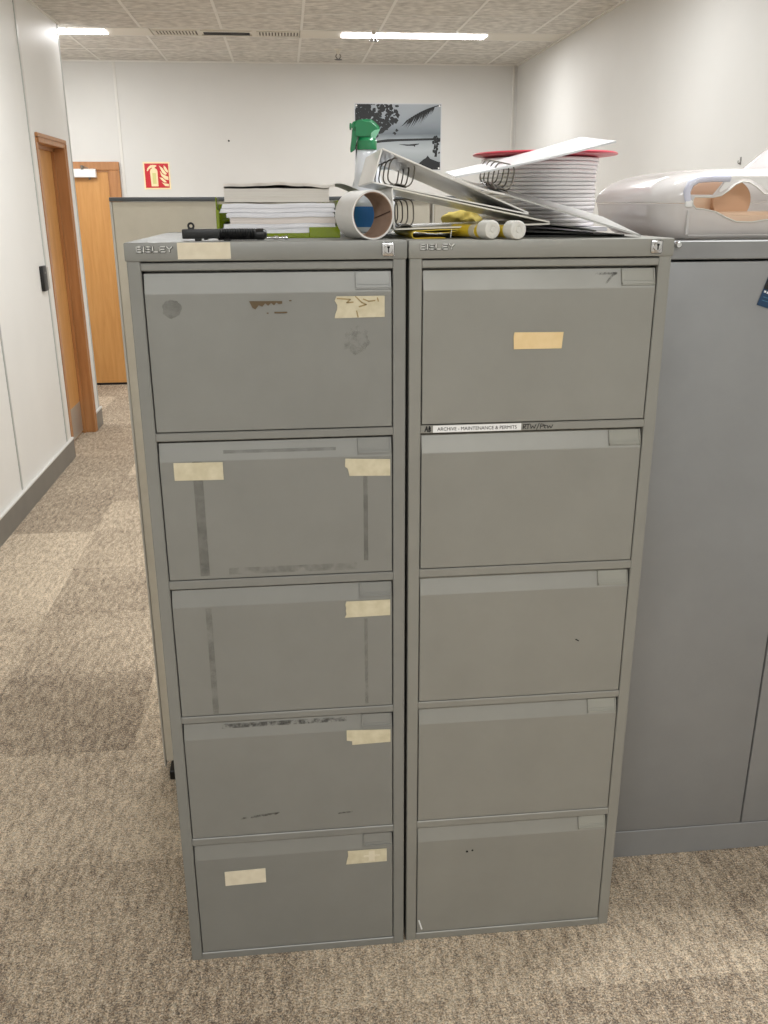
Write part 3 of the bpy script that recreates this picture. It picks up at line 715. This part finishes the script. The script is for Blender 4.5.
# ------------------------------------------------------------------ black hand tool in front of the tray
tl = thing('hand_tool', (-.31, .04, H), 'black hand tool with ribbed grip lying before the green tray', 'tool')
z = H+.0115
bm = NB(); bx(bm, (-.381, .03, H+.004), (-.318, .052, H+.0195), .002, 2); bx(bm, (-.360, .03, H), (-.350, .052, H+.005), .001); bx(bm, (-.345, .03, H+.002), (-.338, .052, H+.005), .001)
bx(bm, (-.312, .033, H), (-.30, .049, H+.004), .001)
finish('bar', bm, M['black'], tl, smooth=35)
bm = NB(); prof = [(0, .0085)]
for i in range(22): prof += [(.004+i*.0028, .0100), (.0054+i*.0028, .0085)]
prof += [(.068, .0095), (.078, .0095), (.083, .006), (.084, .002)]
turned(bm, (-.322, .041, H+.0105), (0, .041, H+.0105), prof, 20); finish('ribbed_grip', bm, M['black'], tl, smooth=30)
bm = NB(); wire(bm, [(-.366+.0045*math.cos(2*PI*i/14), .041, H+.0245+.0045*math.sin(2*PI*i/14)) for i in range(14)], .0018, 8, True); bx(bm, (-.371, .037, H+.0185), (-.361, .045, H+.0215)); finish('loop', bm, M['black'], tl)
bm = NB(); turned(bm, (-.240, .041, H+.0045), (0, .041, H+.0045), [(0, .002), (.012, .0018), (.014, .0032), (.02, .0032), (.022, .0018), (.03, .0022), (.034, .0035), (.037, .0035), (.0375, .001)], 14); finish('tip', bm, M['chrome'], tl, smooth=40)

# ------------------------------------------------------------------ spray bottle
BX, BY = -.026, .465
sb = thing('spray_bottle', (BX, BY, H), 'white spray bottle with green trigger head behind the white binders', 'spray bottle')
def lathe_ellipse(bm, cx, cy, prof, ky=1, n=40):
    rings = []
    for z, rx, dx in prof: rings.append([bm.verts.new((cx+dx+rx*math.cos(2*PI*i/n), cy+rx*ky*math.sin(2*PI*i/n), z)) for i in range(n)])
    for A, B in zip(rings, rings[1:]):
        for i in range(n): bm.faces.new([A[i], A[(i+1) % n], B[(i+1) % n], B[i]])
    bm.faces.new(rings[0][::-1]); bm.faces.new(rings[-1])
bm = NB(); lathe_ellipse(bm, BX, BY, [(H, .048, 0), (H+.004, .054, 0), (H+.03, .057, 0), (H+.058, .058, .002), (H+.072, .055, .002), (H+.084, .045, .001), (H+.095, .035, 0), (H+.108, .029, 0), (H+.125, .0265, -.001), (H+.148, .0235, -.001), (H+.166, .0210, -.001), (H+.170, .0195, -.001)], .62)
finish('bottle_body', bm, M['bottle'], sb, smooth=50)
bm = NB()
n = 16
rows = [[bm.verts.new((BX+.002+(.0588+k)*math.cos(a_), BY+(.0588+k)*.62*math.sin(a_), zz)) for a_ in [PI*1.08+PI*.62*i/n for i in range(n+1)]] for zz, k in ((H+.012, -.0018), (H+.03, -.0005), (H+.054, .0004))]
for A, B in zip(rows, rows[1:]):
    for i in range(n): bm.faces.new([A[i], A[i+1], B[i+1], B[i]])
finish('bottle_label', bm, M['blue'], sb, smooth=60)
zc = H+.168
bm = NB(); lathe_ellipse(bm, BX-.001, BY, [(zc, .0205, 0), (zc+.002, .0215, 0), (zc+.018, .0215, 0), (zc+.02, .0195, 0), (zc+.024, .018, 0)], 1, 28); finish('collar', bm, M['green'], sb, smooth=40)
# head: side silhouette swept with rounding
hd = [(u*.86, .018+(v_-.018)*.88) for u, v_ in [(-.018, .020), (.018, .020), (.023, .028), (.028, .038), (.031, .045), (.030, .050), (.022, .058), (.012, .065), (-.002, .066), (-.020, .064), (-.034, .060), (-.038, .054), (-.038, .047), (-.032, .042), (-.024, .038), (-.020, .030)]]
bm = NB(); prism(bm, [(BX-.001+u, zc+v2) for u, v2 in hd], BY-.013, BY+.013, 'y'); 
bmesh.ops.bevel(bm, geom=[e for e in bm.edges if abs(e.verts[0].co.y-e.verts[1].co.y) < 1e-5], offset=.006, segments=3, affect='EDGES')
finish('spray_head', bm, M['green'], sb, smooth=50)
bm = NB(); prism(bm, [(BX+u, zc+v2) for u, v2 in ((.006, .022), (.016, .022), (.022, .032), (.026, .040), (.014, .038), (.007, .033))], BY-.0145, BY+.0145, 'y', .001); finish('head_window', bm, M['green_l'], sb)
bm = NB(); prism(bm, [(BX+u, zc+v2) for u, v2 in ((-.032, .042), (-.018, .042), (-.020, .030), (-.024, .014), (-.026, .0), (-.036, -.006), (-.037, .002), (-.034, .02))], BY-.007, BY+.007, 'y', .002); finish('trigger', bm, M['green'], sb, smooth=40)
bm = NB(); turned(bm, (BX-.034, BY, zc+.046), (BX-.06, BY, zc+.046), [(0, .007), (.003, .007), (.004, .003)], 16); finish('nozzle', bm, M['green'], sb, smooth=40)

# ------------------------------------------------------------------ cardboard tube
ang = math.radians(22); p0 = Vector((-.0555, .03, H+.0406)); d = Vector((-math.sin(ang), math.cos(ang), 0)); p1 = p0+d*.068
ct = thing('cardboard_tube', (-.065, .07, H), 'short open cardboard tube with white outside in front of the spray bottle', 'tube')
bm = NB(); a_, b_ = frame_for(d); n = 48
ro, ri = .0405, .0365
R1 = [[bm.verts.new(p+(a_*math.cos(2*PI*i/n)+b_*math.sin(2*PI*i/n))*rr) for i in range(n)] for p, rr in ((p0, .0378), (p0, ro), (p1, ro), (p1, .0378))]
for A, B in zip(R1, R1[1:]+R1[:1]):
    for i in range(n): bm.faces.new([A[i], A[(i+1) % n], B[(i+1) % n], B[i]])
finish('wrapper', bm, M['card_out'], ct, smooth=40)
bm = NB()
R1 = [[bm.verts.new(p+(a_*math.cos(2*PI*i/n)+b_*math.sin(2*PI*i/n))*rr) for i in range(n)] for p, rr in ((p0+d*.001, ri), (p0+d*.001, .0379), (p1-d*.001, .0379), (p1-d*.001, ri))]
for A, B in zip(R1, R1[1:]+R1[:1]):
    for i in range(n): bm.faces.new([A[i], A[(i+1) % n], B[(i+1) % n], B[i]])
finish('core', bm, M['card_in'], ct, smooth=40)
bm = NB(); s0 = p0+d*.004+Vector((math.cos(ang), math.sin(ang), 0))*.0355+Vector((0, 0, .006)); s1 = p1-d*.004+Vector((math.cos(ang), math.sin(ang), 0))*.0355+Vector((0, 0, -.006))
wire(bm, [s0+(s1-s0)*k/6 for k in range(7)], .0009, 6); finish('seam_line', bm, mat('dark seam', (86, 64, 52), .8), ct)

# ------------------------------------------------------------------ ring binders
def ring(base, ux, uz, w, h, y, r=.0012, n=22):
    """D ring loop in the XZ plane: base point, along-cover and up directions"""
    pts = []
    for i in range(n):
        a = 2*PI*i/n; c, s = math.cos(a), math.sin(a)
        u = w/2*math.copysign(abs(c)**.55, c); v2 = h/2*math.copysign(abs(s)**.6, s)+h/2
        q = Vector(base)+Vector(ux)*u+Vector(uz)*v2; pts.append((q.x, y, q.y))
    return pts
def binder(name_loc, label, prof, cover_m, y0, y1, ring_at, ux, w, h, dz=None, skew=0, th=.0026):
    r = thing('ring_binder', name_loc, label, 'ring binder', 'white ring binders piled on the right cabinet')
    names = ('upper_cover', 'spine', 'lower_cover')
    def sk(bm):
        if skew: bmesh.ops.rotate(bm, verts=bm.verts, cent=(.1, y0, 0), matrix=Matrix.Rotation(skew, 3, 'Z'))
    for nm, seg, m_ in zip(names, prof, cover_m):
        bm = NB(); ribbon(bm, seg, th, y0, y1, dz=dz); sk(bm); finish(nm, bm, m_, r, smooth=40)
    ux = Vector(ux).normalized(); uz = Vector((-ux.y, ux.x)); base = Vector(ring_at)
    # ring mechanism
    bm = NB(); yy = (y0+y1)/2
    k = .012; ribbon(bm, [tuple(base-ux*k), tuple(base-ux*k*.6+uz*.004), tuple(base+ux*k*.6+uz*.004), tuple(base+ux*k)], .0012, y0+.02, y1-.02, dz=dz); sk(bm)
    mech = finish('ring_plate', bm, M['steel'], r, smooth=40)
    for i in range(4):
        y = yy-.12+.08*i; bm = NB(); pts = ring(base+uz*.002, ux, uz, w, h, y)
        if dz: pts = [(a, b, c+dz(a, b)) for a, b, c in pts]
        wire(bm, pts, .0013, 8, True); sk(bm); finish('ring', bm, M['steel'], r, smooth=60)
    return r
def line(a, b, n=8, sag=0):
    return [(a[0]+(b[0]-a[0])*i/n, a[1]+(b[1]-a[1])*i/n-sag*math.sin(PI*i/n)) for i in range(n+1)]
# lower binder
B0, B1, B2, BT = (-.0165, 1.5955), (-.0130, 1.5275), (-.0060, 1.5265), (.268, 1.5345)
binder((.12, .23, H), 'creamy white ring binder lying open edge on yellow folder, under another', [line(B0, (.268, 1.5375)), [B0, (-.0175, 1.594), (-.0165, 1.56), (-.0140, 1.529), (-.012, 1.527)], line((-.0120, 1.527), BT)],
       [M['binder_in'], M['binder'], M['binder_in']], .072, .387, (.009, 1.5295), (1, .03), .034, .046)
# upper binder, leaning on the lower one
A0, A1, AT = (-.035, 1.660), (-.052, 1.6055), (.228, 1.5515)
binder((.08, .23, 1.55), 'white ring binder tipped on top of creamy binder, spine end raised, beside spray bottle', [line(A0, (.228, 1.5535)), line(A0, A1, 4), line(A1, AT)],
       [M['binder'], M['binder'], M['binder']], .072, .387, (-.002, 1.5985), (.98, -.19), .046, .046)
# gaping binder on the right
dzC = lambda x, y: (.055+.032*min(1, max(0, (x-.09)/.28)))*(y-.06)
C0, C1, C2, C3 = (.369, 1.669), (.092, 1.613), (.180, 1.5845), (.425, 1.5135)
binder((.26, .22, 1.52), 'white ring binder gaping wide, glossy cover sloping up over the white stack', [line(C0, C1, 8, .003), line(C1, C2, 6, .004), line(C2, C3)],
       [M['binder_gl'], M['binder'], M['grey_card2']], .065, .38, (.176, 1.589), (.98, -.2), .036, .044, dz=dzC, th=.003, skew=-math.radians(6.5))
bm = NB(); bx(bm, (.20, .10, H+.0005), (.42, .36, H+.0035), .001); bx(bm, (.198, .10, H+.0005), (.203, .36, H+.012), .001)
quad_box(bm, [(.2,.1,H+.010),(.36,.1,H+.004),(.36,.36,H+.004),(.2,.36,H+.010),(.2,.1,H+.013),(.36,.1,H+.007),(.36,.36,H+.007),(.2,.36,H+.013)])
tag(finish('black_folder', bm, M['fold_dark']), 'thin black folder lying under the gaping white binder', 'folder')
bm = NB(); ribbon(bm, line((.278, 1.533), (.365, 1.521), 8, -.001), .002, .10, .36); tag(finish('grey_document_cover', bm, M['grey_card']), 'grey card cover wedged between black folder and the binder above', 'folder')

# ------------------------------------------------------------------ yellow things
bm = NB()
pr = [(.100, 1.5268), (.06, 1.5258), (.03, 1.524)]+[(.022+.0065*math.cos(a), 1.5178+.0062*math.sin(a)) for a in [PI*(.5+i/8) for i in range(9)]]+[(.04, 1.5122), (.075, 1.5124)]
ribbon(bm, pr, .0012, .055, .33)
yf_ = finish('yellow_folder', bm, M['yellow'], smooth=60); tag(yf_, 'bent yellow plastic folder under the creamy binder, curled at its left end', 'folder')
bm = NB(); ribbon(bm, [(.098, 1.5245), (.08, 1.5215), (.06, 1.5205), (.04, 1.5215), (.030, 1.5222)], .0009, .056, .32); finish('inner_sheet', bm, M['yellow'], yf_, smooth=60)
bm = NB(); wire(bm, [(.0865, .056, 1.5275), (.085, .054, 1.521), (.0845, .055, 1.513)], .0007, 6); tag(finish('elastic_cord', bm, M['white']), 'thin white cord hanging at the mouth of the yellow folder', 'cord')
bm = NB()
bmesh.ops.create_icosphere(bm, subdivisions=4, radius=1)
for v in bm.verts:
    q = v.co.copy(); nz = noise.noise(q*1.6+Vector((4, 1, 2)))*.28+noise.noise(q*4)*.09
    k = 1+nz; v.co = Vector((.176+q.x*.042*k+.010*q.z, .435+q.y*.040*k, H+max(-.0, .024+q.z*.027*k)-(.008 if q.x > .4 else 0)*(1 if q.z > 0 else 0)))
tag(finish('yellow_duster', bm, M['yellow2'], smooth=60), 'crumpled yellow duster behind the white binders', 'cloth')
def marker(cx, y0, cz, dx, ring_on, label):
    r = thing('glue_stick', (cx, y0+.05, H), label, 'glue stick', 'yellow glue sticks with milky caps')
    d = Vector((dx, 1, 0)).normalized(); p = Vector((cx, y0, cz)); q = p+d
    bm = NB(); turned(bm, p, q, [(0, .004), (.0004, .0045), (.0012, .0048), (.0004, .006), (0, .0125), (.0015, .0150), (.004, .0155), (.028, .0152), (.029, .013)], 36); finish('cap', bm, M['cap'], r, smooth=35)
    e = p+d*.029-Vector((0, 0, .003))
    bm = NB(); turned(bm, e, e+d, [(0, .0112), (.016, .0112), (.016, .0105), (.092, .0105), (.094, .009)], 30); finish('barrel', bm, M['yellow'], r, smooth=35)
    if ring_on:
        bm = NB(); turned(bm, e+d*.013, e+d, [(0, .0118), (.012, .0120), (.018, .0112), (.0182, .0105)], 30); finish('ring_band', bm, M['cream'], r, smooth=35)
marker(.1475, -.004, 1.5272, -.42, True, 'yellow glue stick with a cream band, left of the two')
marker(.190, -.014, 1.5266, -.32, False, 'yellow glue stick overhanging the cabinet edge, right of the two')

# ------------------------------------------------------------------ white plates and the red one
PX, PY, PR = .362, .515, .130
bm = NB(); slab(bm, .262, .492, .40, .60, H+.0008, H+.0095, .0006, 31, edge=.004); tag(finish('paper_sheaf', bm, M['paper']), 'sheaf of white paper under the stacked white plates', 'paper')
zb = H+.0115; NP = 17; pitch = .0083
def plate_bm(cx, cy, z, r):
    bm = NB(); turned(bm, (cx, cy, z), (cx, cy, z+1), [(0, r*.70), (.0005, r*.78), (.0004, r*.93), (.0006, r*.985), (.0020, r*.997), (.0045, r), (.0068, r*.997), (.0079, r*.988), (.0081, r*.93), (.0055, r*.80), (.0045, r*.5), (.0043, .001)], 56); return bm
rnd = random.Random(11)
p0_ = None
for i in range(NP):
    if p0_ is None:
        p0_ = finish('white_plate', plate_bm(0, 0, 0, PR), M['plate'], origin=(0, 0, 0), smooth=45); o = p0_
    else: o = p0_.copy(); C.objects.link(o)
    tag(o, 'white plate in the tall stack beneath the red plate', 'plate', 'stacked white plates')
    w_ = 1 if i < 6 else 1.6
    o.location = (PX+rnd.uniform(-.0022, .0022)*w_, PY+rnd.uniform(-.002, .002), zb+i*pitch); o.rotation_euler = (rnd.uniform(-.0008, .0008), rnd.uniform(-.0008, .0008), rnd.uniform(0, 6)); 
zr = zb+NP*pitch+.001
bm = NB(); turned(bm, (PX+.013, PY, zr), (PX+.013, PY, zr+1), [(0, .10), (.001, .12), (.004, .150), (.0055, .158), (.008, .160), (.0105, .157), (.0085, .148), (.005, .12), (.004, .001)], 64)
tag(finish('red_plate', bm, M['red'], smooth=45), 'wide red plate on top of the white stack', 'plate')

# ------------------------------------------------------------------ milky plastic case on the cupboard
ZC = 1.498
pc = thing('plastic_case', (.83, .43, ZC), 'large milky plastic case with wavy front opening on the grey cupboard', 'plastic case')
def rrect(x0, x1, y0, y1, r, n=8):
    pts = []
    for cx, cy, a0 in ((x1-r, y0+r, -PI/2), (x1-r, y1-r, 0), (x0+r, y1-r, PI/2), (x0+r, y0+r, PI)):
        for i in range(n+1): a = a0+PI/2*i/n; pts.append((cx+r*math.cos(a), cy+r*math.sin(a)))
    return pts
def loft(bm, rings, capb=True, capt=True):
    R_ = [[bm.verts.new((x, y, z)) for x, y in pts] for pts, z in rings]; n = len(R_[0])
    for A, B in zip(R_, R_[1:]):
        for i in range(n): bm.faces.new([A[i], A[(i+1) % n], B[(i+1) % n], B[i]])
    if capb: bm.faces.new(R_[0][::-1])
    if capt: bm.faces.new(R_[-1])
def case_ring(inset, z, r=.06): return (rrect(.528+inset, 1.12-inset, .232+inset*.3, .640-inset*.8, r), z)
outer = [case_ring(.05, ZC), case_ring(.04, ZC+.004), case_ring(.018, ZC+.022), case_ring(.005, ZC+.045), case_ring(0, ZC+.070)]
outer2 = [case_ring(0, ZC+.071), case_ring(-.002, ZC+.074), case_ring(.000, ZC+.086), case_ring(.008, ZC+.100), case_ring(.024, ZC+.114), case_ring(.050, ZC+.125), case_ring(.085, ZC+.133), case_ring(.12, ZC+.1365)]
def cut(o, poly, y0, y1):
    bm = NB(); prism(bm, poly, y0, y1, 'y'); bmesh.ops.recalc_face_normals(bm, faces=bm.faces)
    me = bpy.data.meshes.new('cut'); bm.to_mesh(me); bm.free(); c = bpy.data.objects.new('cut', me); C.objects.link(c)
    c.location = (0, 0, 0); base = o.parent; loc = Vector(base.location)
    for v in me.vertices: v.co -= loc
    c.parent = base
    m = o.modifiers.new('b', 'BOOLEAN'); m.operation = 'DIFFERENCE'; m.object = c; m.solver = 'EXACT'
    bpy.context.view_layer.update()
    nm = bpy.data.meshes.new_from_object(o.evaluated_get(bpy.context.evaluated_depsgraph_get()))
    o.modifiers.clear(); o.data = nm; bpy.data.objects.remove(c)
def shell(name, rings, m_, th, capb, capt):
    bm = NB(); loft(bm, rings, capb, capt); bmesh.ops.recalc_face_normals(bm, faces=bm.faces)
    o = finish(name, bm, m_, pc)
    s = o.modifiers.new('s', 'SOLIDIFY'); s.thickness = th; s.offset = -1
    bpy.context.view_layer.update()
    nm = bpy.data.meshes.new_from_object(o.evaluated_get(bpy.context.evaluated_depsgraph_get())); o.modifiers.clear(); o.data = nm
    return o
tub = shell('tub', outer, M['milky'], .003, True, False)
lid = shell('lid', outer2, M['milky'], .003, False, True)
wave = [(.608, 1.581), (.645, 1.580), (.662, 1.583), (.676, 1.592), (.690, 1.604), (.703, 1.609), (.717, 1.608), (.733, 1.600), (.752, 1.586), (.80, 1.580), (.95, 1.580), (.95, 1.540), (.80, 1.541), (.760, 1.536), (.733, 1.532), (.700, 1.533), (.678, 1.541), (.655, 1.552), (.630, 1.557), (.612, 1.559), (.605, 1.566), (.604, 1.575)]
hollow = [(.598, 1.585), (.600, 1.598), (.608, 1.605), (.625, 1.609), (.668, 1.610), (.655, 1.596), (.645, 1.5845)]
for o in (tub, lid):
    cut(o, wave, .20, .27); 
cut(lid, hollow, .20, .27)
for o in (tub, lid): o.data.shade_smooth(); o.data.set_sharp_from_angle(angle=math.radians(35))
# rolled rim of the opening
def rim_y(z): return .2325
bm = NB(); wire(bm, [(x, .2325, z) for x, z in wave], .0015, 8, True); finish('opening_rim', bm, M['cap'], pc, smooth=60)
bm = NB(); bx(bm, (.600, .2285, 1.506), (1.0, .2335, 1.5085), .0008); bx(bm, (.594, .2285, 1.5085), (.6, .2335, 1.555), .0008); finish('front_ridge', bm, M['milky'], pc)
# grip band at the upper left of the front, and the white panel
bm = NB(); prism(bm, [(.672, 1.6185), (.95, 1.6185), (.95, 1.586), (.80, 1.586), (.757, 1.591), (.735, 1.606), (.718, 1.6135), (.702, 1.6145), (.686, 1.609), (.670, 1.596), (.658, 1.589), (.656, 1.592)], .229, .2315, 'y'); finish('front_panel', bm, M['white'], pc)
bm = NB(); wire(bm, [(.594, .234, 1.573), (.590, .233, 1.590), (.596, .232, 1.605), (.610, .231, 1.6135), (.64, .231, 1.6155), (.675, .231, 1.6155)], .0075, 10); finish('grip', bm, M['lavender'], pc, smooth=60)
bm = NB(); bx(bm, (.588, .227, 1.561), (.603, .236, 1.574), .003, 2); finish('latch', bm, M['white'], pc, smooth=40)
# beige insert inside
bm = NB(); bx(bm, (.606, .262, 1.503), (1.0, .50, 1.552), .006, 2); bx(bm, (.606, .30, 1.552), (.68, .46, 1.585), .008, 2)
ins = finish('beige_insert', bm, M['beige'], pc, smooth=40)
bm = NB(); cyl(bm, (.712, .285, 1.572), (.712, .45, 1.572), .040, n=36); finish('insert_drum', bm, M['beige_d'], ins, smooth=40)
bm = NB(); bx(bm, (.66, .252, 1.512), (.98, .264, 1.545), .003, 2); finish('insert_lip', bm, M['beige'], ins, smooth=40)
# clear bowl on top of the case, cut by the frame
bm = NB()
prof = [(ZC+.1368, .098, 0), (ZC+.1375, .101, 0), (ZC+.1400, .100, 0), (ZC+.150, .088, 0), (ZC+.162, .074, 0), (ZC+.176, .058, 0), (ZC+.188, .040, 0), (ZC+.194, .022, 0), (ZC+.196, .005, 0)]
lathe_ellipse(bm, .872, .36, prof, 1, 48)
tag(finish('clear_dome_lid', bm, M['milky_clear'], smooth=50), 'clear domed plastic lid on the milky case at the right edge', 'lid')

# ------------------------------------------------------------------ light
def area(name, loc, sx, sy, power, rot=(0, 0, 0), col=(.97, .985, 1)):
    l = bpy.data.lights.new(name, 'AREA'); l.shape = 'RECTANGLE'; l.size = sx; l.size_y = sy; l.energy = power; l.color = col
    o = bpy.data.objects.new(name, l); C.objects.link(o); o.location = loc; o.rotation_euler = rot; return o
for x in (.765, -2.0): area('strip_lamp', (x if x > 0 else -1.98, 5.528, CZ-.016), 1.0, .13, 25)
for x, y, e in ((-.75, 2.95, 28), (.75, 2.95, 22), (.95, .40, 34), (-.75, -2.4, 38), (.75, -2.4, 38)):
    area('strip_lamp', (x, y, CZ-.02), 1.15, .14, e)
w = bpy.data.worlds.new('world'); bpy.context.scene.world = w; w.use_nodes = True
w.node_tree.nodes['Background'].inputs[0].default_value = (.9, .93, 1, 1); w.node_tree.nodes['Background'].inputs[1].default_value = .15

# ------------------------------------------------------------------ camera
yaw, pitch, roll = 1.03565589e-01, -3.31073770e-01, -4.49935221e-03
fwd = Vector((math.sin(yaw)*math.cos(pitch), math.cos(yaw)*math.cos(pitch), math.sin(pitch)))
rt = Vector((math.cos(yaw), -math.sin(yaw), 0)); up = rt.cross(fwd)
rt2 = rt*math.cos(roll)+up*math.sin(roll); up2 = -rt*math.sin(roll)+up*math.cos(roll)
cam = bpy.data.cameras.new('camera'); co = bpy.data.objects.new('camera', cam); C.objects.link(co)
cam.sensor_fit = 'VERTICAL'; cam.sensor_height = 24; cam.lens = 24*892.844/1024; cam.clip_start = .02
mw = Matrix((rt2, up2, -fwd)).transposed().to_4x4(); mw.translation = Vector((-.2063066, -1.5789167, 1.5677029)); co.matrix_world = mw
sc = bpy.context.scene; sc.camera = co
sc.view_settings.view_transform = 'Standard'; sc.view_settings.look = 'None'; sc.view_settings.gamma = 1; sc.view_settings.use_curve_mapping = False
sc.view_settings.exposure = 0.0
